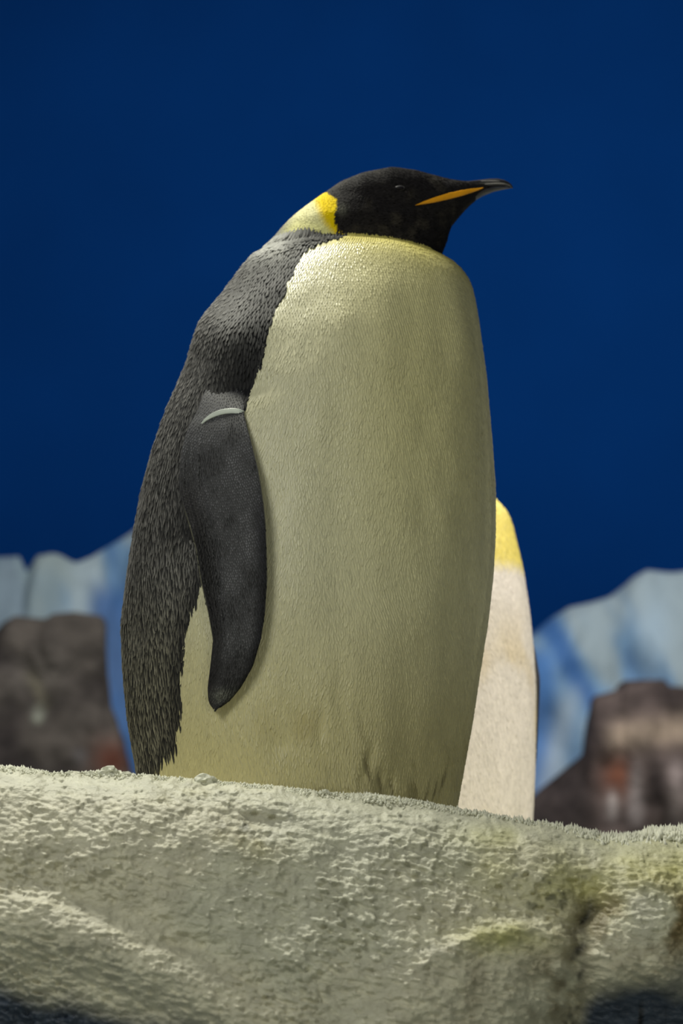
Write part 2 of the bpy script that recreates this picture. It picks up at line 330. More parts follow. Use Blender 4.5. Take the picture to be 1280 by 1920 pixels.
# ------------------------------------------------------------------ feathers
def feathers(name, P, Nn, Dn, Ln, Wd, lift, col_c, col_s, m, parent, back=False):
    """overlapping curved feather vanes: P base points, Nn normals, Dn pointing direction, per feather sizes and colours"""
    n = len(P); S_ = np.cross(Nn, Dn); S_ /= np.linalg.norm(S_, axis=1, keepdims=True)
    ts = np.array([0, .4, .75, 1.0]); ws = np.array([.55, 1, .8, .22]); cs = np.array([-1, 0, 1])
    V = np.zeros((n, 4, 3, 3)); Cc = np.zeros((n, 4, 3, 3))
    for i, (t, wd) in enumerate(zip(ts, ws)):
        for j, c in enumerate(cs):
            tt = t - (0.08 if (c and i == 3) else 0)
            V[:, i, j] = P + Dn * (Ln * (tt - .3))[:, None] + S_ * (Wd * .5 * wd * c)[:, None] + Nn * (lift * (t ** 1.3) - .0006 + (0 if c else 1) * Wd * .2)[:, None]
            k = ((.0, .2, .9, 1)[i] * (1 if c == 0 else .12)) if back else (.0, .6, 1, 1)[i] * (1 if c == 0 else .6)
            Cc[:, i, j] = col_s * (1 - k) + col_c * k
    f = grid_faces(4, 3); F = (f[None] + 12 * np.arange(n)[:, None, None]).reshape(-1, 4)
    return tag(mesh_obj(name, V.reshape(-1, 3), F, m, parent, col=Cc.reshape(-1, 3)), kind='stuff')

# ------------------------------------------------------------------ penguin
def flip_col(px, py, st):
    lq = sm(py, st[:, [0, 1]]); rq = sm(py, st[:, [0, 2]]); uu = np.clip((px - lq) / np.maximum(rq - lq, 1), 0, 1); y0 = st[0, 0]; v = (py - y0) / (st[-1, 0] - y0)
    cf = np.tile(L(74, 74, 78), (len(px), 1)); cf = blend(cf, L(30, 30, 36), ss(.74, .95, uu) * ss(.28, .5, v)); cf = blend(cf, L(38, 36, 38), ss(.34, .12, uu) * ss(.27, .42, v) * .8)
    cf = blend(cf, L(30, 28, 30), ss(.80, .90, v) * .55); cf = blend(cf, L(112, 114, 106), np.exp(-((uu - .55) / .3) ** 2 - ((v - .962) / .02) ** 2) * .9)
    cf = blend(cf, L(150, 148, 132), ss(.985, 1.0, uu) * ss(.2, .28, v) * ss(.88, .8, v) * .7); cf = blend(cf, L(130, 128, 104), ss(.02, .0, uu) * ss(.4, .48, v) * ss(.88, .75, v) * .8)
    return cf
def make_penguin(spec):
    YC = spec['Y']; T = np.array(spec['torso'], float); phi = math.radians(spec['face']); ratio = spec.get('ratio', .85)
    K = 144
    zs = np.array([at(640, p, YC)[2] for p in T[:, 0]])
    xl = np.array([at(a, p, YC)[0] for p, a in T[:, :2]]); xr = np.array([at(b, p, YC)[0] for p, b in T[:, [0, 2]]])
    o = np.argsort(zs); zs, xl, xr = zs[o], xl[o], xr[o]
    def axis(z): return np.interp(z, zs, (xl + xr) / 2), np.interp(z, zs, (xr - xl) / 2)
    zz = np.unique(np.concatenate([np.linspace(zs[0], zs[-1], 90), zs])); rings = []
    an = np.linspace(0, 2 * np.pi, K, endpoint=False)
    def mn(z, a): q = np.linspace(-.012, .012, 5); return np.mean([np.interp(z + d, zs, a) for d in q])
    dpt = np.array(spec['depth'], float); dz_ = np.array([at(640, p, YC)[2] for p in dpt[:, 0]])[::-1]; dv_ = dpt[::-1, 1]
    def depth(z): return np.mean([np.interp(z + q, dz_, dv_) for q in np.linspace(-.015, .015, 5)])
    for z in zz:
        top_ = z > zs[-1] - .03 or z < zs[0] + .03
        a, b = (np.interp(z, zs, xl), np.interp(z, zs, xr)) if top_ else (mn(z, xl), mn(z, xr))
        cx, hw = (a + b) / 2, (b - a) / 2
        rings.append(np.stack([cx + hw * np.cos(an), YC + np.where(np.sin(an) < 0, min(depth(z), hw), hw * ratio) * np.sin(an), np.full(K, z)], -1))
    V, F = loft(rings)
    cxv, hwv = axis(V[:, 2]); dv = np.stack([V[:, 0] - cxv, V[:, 1] - YC], -1); dv /= np.linalg.norm(dv, axis=1, keepdims=True) + 1e-9
    und = .009 * fbm(V[:, 0] * 7, V[:, 1] * 7, V[:, 2] * 3.2, 3) * ss(zs[-1] - .02, zs[-1] - .2, V[:, 2]) * (V[:, 1] < YC - .07)
    V[:, :2] += dv * und[:, None]
    # bulge of the shoulder above the flipper
    if 'bumps' in spec:
        px, py = proj(V); near = (V[:, 1] < YC + .1)
        for (bx, by, sx, sy, h) in spec['bumps']:
            g = h * np.exp(-((px - bx) / sx) ** 2 - ((py - by) / sy) ** 2) * near
            cxv, _ = axis(V[:, 2]); d = np.stack([V[:, 0] - cxv, V[:, 1] - YC], -1); d /= np.linalg.norm(d, axis=1, keepdims=True) + 1e-9
            V[:, 0] += g * d[:, 0]; V[:, 1] += g * d[:, 1]
    VV = [V]; FF = list(F)
    def add(V2, F2):
        k = sum(len(v) for v in VV); VV.append(V2); FF.extend([tuple(i + k for i in f) for f in F2])
    # neck: level rings; head: upright rings. (sc, ox, oy) maps the head's drawing onto this bird
    sc, ox, oy = spec['head']; YH = spec['Yh']; pxm = YH / math.cos(PITCH) / F0 * sc
    def hp(x, y): return (ox + (x - 740) * sc, oy + (y - 400) * sc)
    neck = np.array([(575, 470, 825, 130), (545, 475, 822, 125), (515, 474, 820, 112), (490, 482, 824, 100), (470, 494, 831, 96), (452, 511, 838, 93), (430, 530, 844, 92), (412, 548, 850, 84), (395, 570, 850, 78), (380, 590, 830, 70), (366, 612, 800, 60)], float)
    R = []
    for (y, a, b, wd) in neck:
        (A_, yy), (B_, _) = hp(a, y), hp(b, y); pa, pb = at(A_, yy, YH), at(B_, yy, YH); c = (pa + pb) / 2; h = (pb - pa)[0] / 2
        ca = np.cos(an); sa = np.sin(an)
        R.append(np.stack([c[0] + h * ca, YH + wd * pxm * sa * (1 - .25 * ca), np.full(K, c[2])], -1))
    add(*loft(R[::-1]))
    head = np.array([(598, 374, 440, 46), (615, 359, 450, 62), (640, 342, 455, 72), (680, 326, 460, 79), (735, 315, 462, 78), (780, 321, 458, 66), (815, 330, 450, 52), (835, 335, 436, 43), (852, 338, 416, 36), (870, 340, 395, 28), (888, 340.5, 378, 20), (905, 341, 366, 13), (918, 343, 361, 8)], float)
    hx = np.linspace(598, 918, 60); R = []; te = math.tan(math.radians(21))
    for x in hx:
        t, b, wd = (np.interp(x, head[:, 0], head[:, k]) for k in (1, 2, 3))
        pt, pb = at(*hp(x, t), YH), at(*hp(x, b), YH); h = (pt - pb)[2] / 2; wd *= pxm
        h = math.sqrt(max(h * h - (wd * te) ** 2 * .8, (.6 * h) ** 2)); cz = (pt + pb)[2] / 2
        R.append(np.stack([np.full(K, pt[0]), YH + wd * np.cos(an), cz + h * np.sin(an)], -1))
    add(*loft(R))
    me = bpy.data.meshes.new('tmp'); me.from_pydata(np.concatenate(VV).tolist(), [], FF); me.update()
    bm = bmesh.new(); bm.from_mesh(me); 
    bmesh.ops.recalc_face_normals(bm, faces=bm.faces); bm.to_mesh(me); bm.free()
    ob = bpy.data.objects.new('tmp', me); C.objects.link(ob)
    m1 = ob.modifiers.new('r', 'REMESH'); m1.mode = 'VOXEL'; m1.voxel_size = spec['voxel']; m1.use_smooth_shade = True
    m2 = ob.modifiers.new('s', 'SMOOTH'); m2.factor = .5; m2.iterations = spec['smooth']
    dg = bpy.context.evaluated_depsgraph_get(); dg.update(); me2 = bpy.data.meshes.new_from_object(ob.evaluated_get(dg))
    nv = len(me2.vertices); BV = np.empty(nv * 3, np.float32); me2.vertices.foreach_get('co', BV); BV = BV.reshape(-1, 3).astype(float)
    BN = np.empty(nv * 3, np.float32); me2.vertices.foreach_get('normal', BN); BN = BN.reshape(-1, 3).astype(float)
    bvh = BVHTree.FromPolygons([Vector(v) for v in BV.tolist()], [p.vertices[:] for p in me2.polygons])
    bpy.data.objects.remove(ob)
    colour = spec['colour']
    def on_near(P):                                     # fold the far half of the torso onto the near half
        cx, hw = axis(P[:, 2]); dx, dy = P[:, 0] - cx, (P[:, 1] - YC) / ratio
        az = np.arctan2(dx, -dy); r = np.hypot(dx, dy); rel = (az - phi + np.pi) % (2 * np.pi) - np.pi
        az2 = np.where(rel > 0, phi - rel, phi + rel)
        Q = P.copy(); Q[:, 0] = cx + r * np.sin(az2); Q[:, 1] = YC - ratio * r * np.cos(az2)
        px, py = proj(Q); return px, py, az2 < -math.pi / 2
    def on_back(P):
        px, py, hid = on_near(P); q = np.interp(py, *spec['bx']); return hid | (px < q + 22), ~hid & (px > q - 22)
    def torso_col(P): return colour[0](*on_near(P), P)
    def head_col(P):
        Q = P.copy(); Q[:, 1] = YH - np.abs(P[:, 1] - YH); px, py = proj(Q)
        return colour[1](740 + (px - ox) / sc, 400 + (py - oy) / sc, P)
    ztop = zs[-1]
    def is_head(P):
        px, py = proj(P); hx_, hy_ = 740 + (px - ox) / sc, 400 + (py - oy) / sc
        cx, hw = axis(np.minimum(P[:, 2], ztop)); dfr = np.interp(P[:, 2], dz_, dv_); inside = np.hypot((P[:, 0] - cx) / hw, (P[:, 1] - YC) / np.where(P[:, 1] < YC, np.minimum(dfr, hw), hw * ratio))
        return (P[:, 2] > ztop - .004) | ((P[:, 2] > ztop - .13) & (inside > 1.10) & (P[:, 0] > cx - .03)) 
    hd = is_head(BV); cb = np.where(hd[:, None], head_col(BV)[0], torso_col(BV)[0])
    base = spec['base']
    root = empty('penguin', base, spec['label'], 'penguin')
    body = mesh_obj('body', BV, [p.vertices[:] for p in me2.polygons], M['plumage_skin'], root, col=cb)
    # --- torso feathers in staggered rows
    me3 = body.data; r = np.random.default_rng(5)
    for (nm, is_back, fw, fl) in (('back_feathers', True, .0066 / spec['dens'], .0105 / spec['dens']), ('breast_feathers', False, .0047 / spec['dens'], .0058 / spec['dens'])):
        PP = []; NN = []; z = zs[0] + .028; row = 0
        while z < ztop + .012:
            cx, hw = axis(min(z, ztop - .002)); n = max(int(2 * math.pi * hw * .93 / fw), 12)
            aa = (np.arange(n) + .5 * (row % 2) + r.normal(0, .09, n)) * 2 * math.pi / n; zj = z + r.normal(0, fl * .08, n)
            Pt = np.stack([cx + hw * np.sin(aa), YC - hw * ratio * np.cos(aa), zj], -1); hb_ = on_back(Pt)
            sel = hb_[0] if is_back else hb_[1]
            for a, zq in zip(aa[sel], zj[sel]):
                d = Vector((math.sin(a), -math.cos(a) * ratio, 0)); d.normalize(); o_ = Vector((cx, YC, zq)) + d * .6
                loc, nor, idx, dist = bvh.ray_cast(o_, -d)
                if loc is None: continue
                PP.append(loc[:]); NN.append(nor[:])
            z += fl * (0.45 if z > ztop - .05 else .75 if z > ztop - .1 else 1); row += 1
        PP = np.array(PP); NN = np.array(NN); ok = ~is_head(PP) & (NN[:, 2] > -.8); PP, NN = PP[ok], NN[ok]
        D = np.tile(np.array([[0, 0, -1.0]]), (len(PP), 1))
        cxv, hv = axis(PP[:, 2]); out = np.stack([PP[:, 0] - cxv, PP[:, 1] - YC, 0 * cxv], -1); out /= np.linalg.norm(out, axis=1, keepdims=True) + 1e-9
        D += out * .8 * ss(.3, .9, NN[:, 2])[:, None]
        cc, cs_, prm = torso_col(PP); kb = prm['back'] == is_back
        PP, NN, D, cc, cs_ = PP[kb], NN[kb], D[kb], cc[kb], cs_[kb]; prm = {q: (v[kb]) for q, v in prm.items()}
        g = fbm(PP[:, 0] * 11, PP[:, 1] * 11, PP[:, 2] * 7, 3); sway = prm['messy']
        side = np.cross(NN, D); D += side * ((.22 * g + r.normal(0, .16, len(PP))) * sway)[:, None]
        D -= NN * np.sum(D * NN, 1)[:, None]; D /= np.linalg.norm(D, axis=1, keepdims=True) + 1e-9
        jit = 1 + r.normal(0, 1, len(PP)) * (.05 + .16 * sway)
        Ln = fl * 2.1 * prm['len'] * np.clip(jit, .6, 1.6); Wd = fw * 1.12 * prm['wid']
        lift = prm['lift'] * np.clip(1 + r.normal(0, .35, len(PP)), .2, 2.2)
        k = np.clip(1 + r.normal(0, 1, len(PP)) * prm['cj'], .3, 2.2)[:, None]
        feathers(nm, PP, NN, D, Ln, Wd, lift, cc * k, cs_, M['plumage_back'] if is_back else M['plumage'], body, back=is_back)
    # --- head and neck: short dense feathers sampled on the surface
    tris = []; 
    me3.calc_loop_triangles(); tv = np.empty(len(me3.loop_triangles) * 3, np.int32); me3.loop_triangles.foreach_get('vertices', tv); tv = tv.reshape(-1, 3)
    cen = BV[tv].mean(1); tv = tv[is_head(cen)]; a3, b3, c3 = BV[tv[:, 0]], BV[tv[:, 1]], BV[tv[:, 2]]
    ar = np.linalg.norm(np.cross(b3 - a3, c3 - a3), axis=1); n = spec['head_n']; pick = r.choice(len(tv), n, p=ar / ar.sum())
    u, v = r.random(n), r.random(n); fl_ = u + v > 1; u[fl_] = 1 - u[fl_]; v[fl_] = 1 - v[fl_]
    HP = a3[pick] * (1 - u - v)[:, None] + b3[pick] * u[:, None] + c3[pick] * v[:, None]
    HN = BN[tv[pick, 0]] * (1 - u - v)[:, None] + BN[tv[pick, 1]] * u[:, None] + BN[tv[pick, 2]] * v[:, None]
    HN /= np.linalg.norm(HN, axis=1, keepdims=True)
    hpx, hpy = proj(HP); hpx = 740 + (hpx - ox) / sc
    ok = hpx < 893; HP, HN, hpx = HP[ok], HN[ok], hpx[ok]; n = len(HP)
    f_ = ss(620, 760, hpx)[:, None]; D = np.array([[-.75, 0, -.8]]) * (1 - f_) + np.array([[-1, 0, -.12]]) * f_
    D = D + r.normal(0, .1, (n, 3)) + .35 * np.stack([fbm(HP[:, 0] * 25, HP[:, 2] * 25, 1, 2), 0 * hpx, fbm(HP[:, 0] * 25, HP[:, 2] * 25, 8, 2)], -1)
    D -= HN * np.sum(D * HN, 1)[:, None]; D /= np.linalg.norm(D, axis=1, keepdims=True)
    cc, cs_, prm = head_col(HP); k = np.clip(1 + r.normal(0, 1, n) * prm['cj'], .2, 3)[:, None]
    fine = 1 - .25 * ss(800, 880, hpx)
    feathers('head_feathers', HP, HN, D, .0085 * sc * fine * (1 - .35 * ss(700, 640, hpx)), .0024 * sc * fine * np.ones(n), .00075 * np.clip(1 + r.normal(0, .5, n), .2, 2.5), cc * k, cs_, M['plumage_dark'], body)
    # --- bill
    def sweep(xs, tp, bt, wd, nm, m, par, kk=20, flat=0):
        R = []
        for x in xs:
            t, b, w2 = np.interp(x, *tp), np.interp(x, *bt), np.interp(x, *wd)
            pt, pb = at(*hp(x, t), YH), at(*hp(x, b), YH); cz = (pt + pb)[2] / 2; h = abs(pt - pb)[2] / 2; a = np.linspace(0, 2 * np.pi, kk, endpoint=False)
            R.append(np.stack([np.full(kk, pt[0]), YH + w2 * pxm * np.cos(a), cz + h * np.sign(np.sin(a)) * np.abs(np.sin(a)) ** .8], -1))
        V, F = loft(R); return mesh_obj(nm, V, F, m, par)
    bill = sweep(np.linspace(858, 961, 44), ([858, 880, 900, 918, 932, 944, 953, 958, 961], [346, 341.5, 338.5, 335.8, 335.2, 337.5, 341.5, 345.5, 350]),
                 ([858, 905, 930, 950, 957, 961], [362, 353.5, 350.5, 350.3, 352.5, 353.2]), ([858, 890, 920, 945, 957, 961], [22, 14.5, 9.5, 6.5, 3.5, 1.0]), 'upper_bill', M['bill'], root)
    for (x0, x1, y0, y1, sd) in ((880, 944, 347, 342, -1), (895, 950, 351.2, 346.5, -1)):          # grooved horn ridges along the bill
        xs = np.linspace(x0, x1, 22); R = []
        for s_ in (-1, 1):
            R = []
            for x in xs:
                q = (x - x0) / (x1 - x0); y = y0 + (y1 - y0) * q - 1.6 * math.sin(q * math.pi); p = at(*hp(x, y), YH); wv = np.interp(x, [858, 890, 920, 945, 957], [20, 13.5, 9.2, 6.2, 3.3]) * pxm
                tt, bb = np.interp(x, [858, 900, 932, 953], [346, 338.5, 335.2, 341.5]), np.interp(x, [858, 905, 950], [362, 353.5, 350.3]); rel_ = (y - (tt + bb) / 2) / ((bb - tt) / 2)
                yo = YH + s_ * wv * math.sqrt(max(1 - min(abs(rel_), 1) ** 2, .08)); a = np.linspace(0, 2 * np.pi, 8, endpoint=False); rr = 1.0 * pxm * math.sin(max(.1, min(q, 1 - q) * 4 if min(q, 1 - q) < .39 else 1.57))
                R.append(np.stack([np.full(8, p[0]), yo + rr * np.cos(a), p[2] + rr * np.sin(a)], -1))
            mesh_obj('bill_ridge', *loft(R), M['bill_grey'], bill)
    low = sweep(np.linspace(858, 956, 40), ([858, 905, 930, 950, 956], [366, 355.0, 352, 351.6, 352.2]), ([858, 880, 905, 925, 945, 956], [392, 381, 366.5, 358.8, 354.6, 353.4]),
                ([858, 890, 920, 945, 956], [21, 13, 8, 4.5, 1.2]), 'lower_bill', M['bill'], root)
    # orange plate along the lower bill, laid on the surface of each side
    top_e = ([778, 795, 815, 840, 865, 885, 906], [384.5, 377, 369.5, 362, 356.5, 353.5, 351.5]); bot_e = ([778, 795, 815, 840, 865, 885, 906], [385, 382.5, 379, 373.5, 367, 360.5, 352.5])
    bl = BVHTree.FromObject(low, dg) if False else None
    G = []; lv = np.array([v.co[:] for v in low.data.vertices]); lowb = BVHTree.FromPolygons([Vector(v) for v in lv.tolist()], [p.vertices[:] for p in low.data.polygons])
    uv_ = np.array([v.co[:] for v in bill.data.vertices]); upb = BVHTree.FromPolygons([Vector(v) for v in uv_.tolist()], [p.vertices[:] for p in bill.data.polygons])
    xs = np.linspace(778, 906, 48); nr = 9
    for x in xs:
        t, b = np.interp(x, *top_e), np.interp(x, *bot_e); rowp = []
        for q in np.linspace(0, 1, nr):
            p = at(*hp(x, t + (b - t) * q), YH); o_ = Vector((p[0], YH - .3, p[2])); ys = []
            # world-side look straight across the head (profile direction), including the rise of the sight line
            tgt = Vector(p); dr = (tgt - Vector(CAM)).normalized(); o_ = tgt - dr * .35
            for tr in (bvh, lowb, upb):
                h_ = tr.ray_cast(o_, dr)
                if h_[0] is not None: ys.append(h_[3])
            dist = min(ys) if ys else .35
            rowp.append(o_ + dr * (dist - .0016 - .0012 * math.sin(q * math.pi)))
        G.append(rowp)
    G = np.array([[p[:] for p in rw] for rw in G]); G[:, :, 1] = np.array([np.convolve(np.pad(G[:, j, 1], 3, 'edge'), np.ones(7) / 7, 'valid') for j in range(nr)]).T
    inner = G.copy(); inner[:, :, 1] += .004
    for sgn in (1, -1):
        A_ = np.concatenate([G, inner[:, ::-1]], 1).copy()
        if sgn < 0: A_[:, :, 1] = 2 * YH - A_[:, :, 1]
        V, F = loft(A_); mesh_obj('orange_stripe', V, F, M['bill_orange'], low)
    # --- eyes with lids
    for sgn in (1, -1):
        p = Vector(at(*hp(748, 353), YH)); dr = (p - Vector(CAM)).normalized(); h_ = bvh.ray_cast(p - dr * .4, dr)
        if h_[0] is None: continue
        c = np.array(h_[0][:]); nn = np.array(h_[1][:])
        if sgn < 0: c[1] = 2 * YH - c[1]; nn[1] *= -1
        bm = bmesh.new(); bmesh.ops.create_uvsphere(bm, u_segments=24, v_segments=14, radius=.0068 * sc); V = np.array([v.co[:] for v in bm.verts]) * np.array([1.25, .7, .62]); F = [[v.index for v in f.verts] for f in bm.faces]; bm.free()
        e = mesh_obj('eye', V + c + nn * .0005, F, M['eye'], root)
        R = []; a8 = np.linspace(0, 2 * np.pi, 8, endpoint=False)
        for th in np.linspace(0, 2 * np.pi, 25):
            rr = np.array([math.cos(th) * .0088, 0, math.sin(th) * .0042]) * sc; cpt = c + rr + nn * .0012; cpt[1] = cpt[1] + (abs(rr[2]) * .3) * (1 if sgn > 0 else -1)
            rad = .0011 * sc; dirr = np.array([math.cos(th), 0, math.sin(th)])
            R.append(np.stack([cpt + rad * (math.cos(q) * dirr + math.sin(q) * np.array([0, 1, 0])) for q in a8]))
        mesh_obj('eyelid', *loft(R, cap=False), M['lid'], e)
    # --- flippers
    st = np.array(spec['flipper'], float); ys_ = np.linspace(st[0, 0], st[-1, 0], 170); W_ = 44; FR = []; BK = []; UVf = []; UVb = []
    def hit(px, py):
        dr = Vector((at(px, py, YC) - CAM)).normalized(); h_ = bvh.ray_cast(Vector(CAM), dr); return h_[3] if h_[0] is not None else None
    ysample = st[:, 0]; dl = []; drr = []
    for (y, l_, r_, of) in st:
        mid, rt = hit((l_ + r_) / 2, y), hit(r_ - 4, y); lt = hit(l_ + 6, y) or mid
        mid = mid or rt; dl.append(min(lt, mid + .05) * .5 + .5 * (2 * mid - rt)); drr.append(rt)
    dl = np.convolve(np.pad(dl, 1, 'edge'), np.ones(3) / 3, 'valid'); drr = np.convolve(np.pad(drr, 1, 'edge'), np.ones(3) / 3, 'valid')
    arc = 0
    for y in ys_:
        l_, r_, of = sm(y, st[:, [0, 1]]), sm(y, st[:, [0, 2]]), np.mean([np.interp(y + q, st[:, 0], st[:, 3]) for q in np.linspace(-28, 28, 9)])
        if y > st[-3, 0]: l_, r_ = np.interp(y, st[:, 0], st[:, 1]), np.interp(y, st[:, 0], st[:, 2])
        a, b = (np.mean([np.interp(y + q, ysample, w9) for q in np.linspace(-30, 30, 9)]) for w9 in (dl, drr)); q = np.linspace(0, 1, W_)
        q = .5 - .5 * np.cos(q * np.pi) * (.35) - .0 ; q = (q - q[0]) / (q[-1] - q[0]); u = q
        th = .0085 * (np.sqrt(np.clip(1 - (2 * (u ** .8) - 1) ** 2, 0, 1)) * (.45 + .75 * u)) + .001
        fold = 0
        if y > 800: fold = -.0036 * ss(800, 870, y) * ss(1240, 1120, y) * (np.cos(u * 2 * np.pi * 11) * .5 + .5) * ss(.36, .27, u) * ss(.0, .04, u)
        rows, rowb = [], []
        for k2 in range(W_):
            px = l_ + (r_ - l_) * u[k2]; d = (at(px, y, YC) - CAM); d /= np.linalg.norm(d); dist = a + (b - a) * u[k2] - of
            fo = fold[k2] if np.ndim(fold) else 0
            rows.append(CAM + d * (dist - th[k2] - fo)); rowb.append(CAM + d * (dist + th[k2] * .8))
        FR.append(rows); BK.append(rowb); UVf.append([(uu * (r_ - l_) * .00085, y * .00088) for uu in u])
    FR, BK = np.array(FR), np.array(BK); UVf = np.array(UVf)
    full = np.concatenate([FR, BK[:, ::-1]], 1); uvs = np.concatenate([UVf, UVf[:, ::-1]], 1).reshape(-1, 2); n = len(ys_)
    Vf = full.reshape(-1, 3); Ff = [tuple(f) for f in grid_faces(n, 2 * W_, True)] + [tuple(range(2 * W_))[::-1], tuple((n - 1) * 2 * W_ + i for i in range(2 * W_))]
    px, py = proj(Vf); cf = flip_col(px, py, st) * .8; uq = u
    def mirror(V):
        cx, hw = axis(V[:, 2]); dx, dy = V[:, 0] - cx, (V[:, 1] - YC); dx, dy = dx, dy / ratio
        az = np.arctan2(dx, -dy); r_ = np.hypot(dx, dy); az2 = 2 * phi - az + spec.get('far', .5)
        Q = V.copy(); Q[:, 0] = cx + r_ * np.sin(az2); Q[:, 1] = YC - ratio * r_ * np.cos(az2); return Q
    fl1 = mesh_obj('flipper', Vf, Ff, M['flipper'], root, col=cf, uv=uvs)
    mesh_obj('flipper', mirror(Vf), [f[::-1] for f in Ff], M['flipper'], root, col=cf, uv=uvs)
    fcol = lambda px, py: flip_col(px, py, st)
    PP, NN, DD, LL, WW = [], [], [], [], []; rr_ = np.random.default_rng(11)
    rowi = 0; y = st[0, 0] + 3
    while y < st[-1, 0] - 1:
        fi = (y - st[0, 0]) / (st[-1, 0] - st[0, 0]) * (n - 1); l_, r_ = sm(y, st[:, [0, 1]]), sm(y, st[:, [0, 2]]); m_ = max(int((r_ - l_) / spec.get('sp', 4.2)), 2)
        for q in range(m_):
            u_ = (q + .5 + .5 * (rowi % 2) + rr_.normal(0, .13)) / m_; yq = y + 16 * (1 - (2 * u_ - 1) ** 2) - 8 + rr_.normal(0, .7); fi = np.clip((yq - st[0, 0]) / (st[-1, 0] - st[0, 0]) * (n - 1), 0, n - 1.01)
            if u_ > .985 or u_ < .01: continue
            fj = np.interp(u_, uq, np.arange(W_)); i0, j0 = min(int(fi), n - 2), min(int(fj), W_ - 2); fu, fv = fi - i0, fj - j0
            a_, b_, c_, d_ = FR[i0, j0], FR[i0, j0 + 1], FR[i0 + 1, j0], FR[i0 + 1, j0 + 1]
            p = (a_ * (1 - fv) + b_ * fv) * (1 - fu) + (c_ * (1 - fv) + d_ * fv) * fu; dn = c_ - a_; nn = np.cross(dn, b_ - a_); nn /= np.linalg.norm(nn) + 1e-12
            if nn[1] > 0: nn = -nn
            dn = dn + .12 * rr_.normal(0, 1) * np.cross(nn, dn); PP.append(p); NN.append(nn); DD.append(dn / (np.linalg.norm(dn) + 1e-12))
        y += spec.get('sp', 4.2) * 1.25; rowi += 1
    PP, NN, DD = np.array(PP), np.array(NN), np.array(DD); px, py = proj(PP); cq = fcol(px, py); sp = spec.get('sp', 4.2) * YC / F0 * 1.03
    nz_ = fbm(PP[:, 0] * 28, PP[:, 2] * 20, 4, 4); cq = cq * np.clip(1 + .8 * nz_ + rr_.normal(0, .22, len(PP)), .25, 2.2)[:, None]
    feathers('flipper_scales', PP, NN, DD, sp * 1.9 * np.ones(len(PP)), sp * 1.05 * np.ones(len(PP)), .0006 * np.ones(len(PP)), cq * 2.3, cq * .35, M['plumage_back'], fl1, back=True)
    if spec.get('band'):
        e0 = np.array(spec['band'], float); pts = []
        fb = BVHTree.FromPolygons([Vector(v) for v in Vf.tolist()], Ff)
        tq = np.linspace(0, 1, 26); X_ = np.interp(tq, np.linspace(0, 1, len(e0)), e0[:, 0]); Y_ = np.interp(tq, np.linspace(0, 1, len(e0)), e0[:, 1])
        Y_ = np.convolve(np.pad(Y_, 2, 'edge'), np.ones(5) / 5, 'valid')
        ds = []
        for x, y in zip(X_, Y_):
            dr = at(x, y, YC) - CAM; dr /= np.linalg.norm(dr); h_ = fb.ray_cast(Vector(CAM), Vector(dr)); ds.append(h_[3] if h_[0] is not None else np.nan)
        ds = np.array(ds); good = ~np.isnan(ds); ds = np.interp(np.arange(26), np.arange(26)[good], ds[good]); ds = np.convolve(np.pad(ds, 3, 'edge'), np.ones(7) / 7, 'valid')
        front = []; back = []
        for i, (x, y) in enumerate(zip(X_, Y_)):
            dr = at(x, y, YC) - CAM; dr /= np.linalg.norm(dr); s_ = math.sin(math.pi * i / 25)
            front.append(CAM + dr * (ds[i] + .004 - .0075 * s_ ** .5)); back.append(CAM + dr * (ds[i] + .006 + .014 * s_) + np.array([0, 0, -.004 * s_]))
        loop = np.array(front + back[::-1][1:-1]); n = len(loop); R = []; tw = np.concatenate([.35 + .65 * ss(0, 12, np.arange(26)), np.linspace(1, .35, n - 26)])
        for i in range(n):
            tng = loop[(i + 1) % n] - loop[i - 1]; tng /= np.linalg.norm(tng); upv = np.array([0, 0, 1.0]); upv -= tng * (upv @ tng); upv /= np.linalg.norm(upv); ov = np.cross(tng, upv)
            a = np.linspace(0, 2 * np.pi, 12, endpoint=False); R.append(np.stack([loop[i] + upv * .0046 * tw[i] * np.sign(math.sin(q)) * abs(math.sin(q)) ** .5 + ov * .0011 * np.sign(math.cos(q)) * abs(math.cos(q)) ** .5 for q in a]))
        R.append(R[0]); V, F = loft(R, cap=False); tag(mesh_obj('flipper_band', V, F, M['band'], root), 'white plastic identification band around the flipper')
    # --- feet and tail on the floor
    fz = base[2]; fwd = np.array([math.sin(phi), -math.cos(phi), 0]); sd = np.array([math.cos(phi), math.sin(phi), 0])
    for s_ in (-1, 1):
        c = np.array([base[0], base[1], fz + .004]) + sd * s_ * .10 + fwd * .03; Vt = []; Ft = []
        def addt(V, F): 
            k = len(Vt); Vt.extend(np.asarray(V).tolist()); Ft.extend([tuple(i + k for i in f) for f in F])
        for ta in (-.38, 0, .38):
            dd = fwd * math.cos(ta) + sd * math.sin(ta); pd = np.cross(dd, [0, 0, 1]); R = []
            for q in np.linspace(0, 1, 9):
                wv = .020 * (1 - .35 * q) if q < .99 else .012; hv_ = .020 * (1 - .5 * q) if q < .99 else .006; a = np.linspace(0, 2 * np.pi, 10, endpoint=False)
                R.append(np.stack([c + dd * (.10 * q - .02) + pd * wv * math.cos(t) + np.array([0, 0, hv_ + hv_ * math.sin(t)]) for t in a]))
            addt(*loft(R))
        ft = mesh_obj('foot', Vt, Ft, M['skin'], root)
        for ta in (-.38, 0, .38):
            dd = fwd * math.cos(ta) + sd * math.sin(ta); pd = np.cross(dd, [0, 0, 1]); R = []
            for q in np.linspace(0, 1, 5):
                rr = .006 * (1 - q) + .0006; a = np.linspace(0, 2 * np.pi, 8, endpoint=False)
                R.append(np.stack([c + dd * (.076 + .024 * q) + pd * rr * math.cos(t) + np.array([0, 0, .012 - .010 * q + rr * math.sin(t)]) for t in a]))
            mesh_obj('claw', *loft(R), M['eye'], ft)
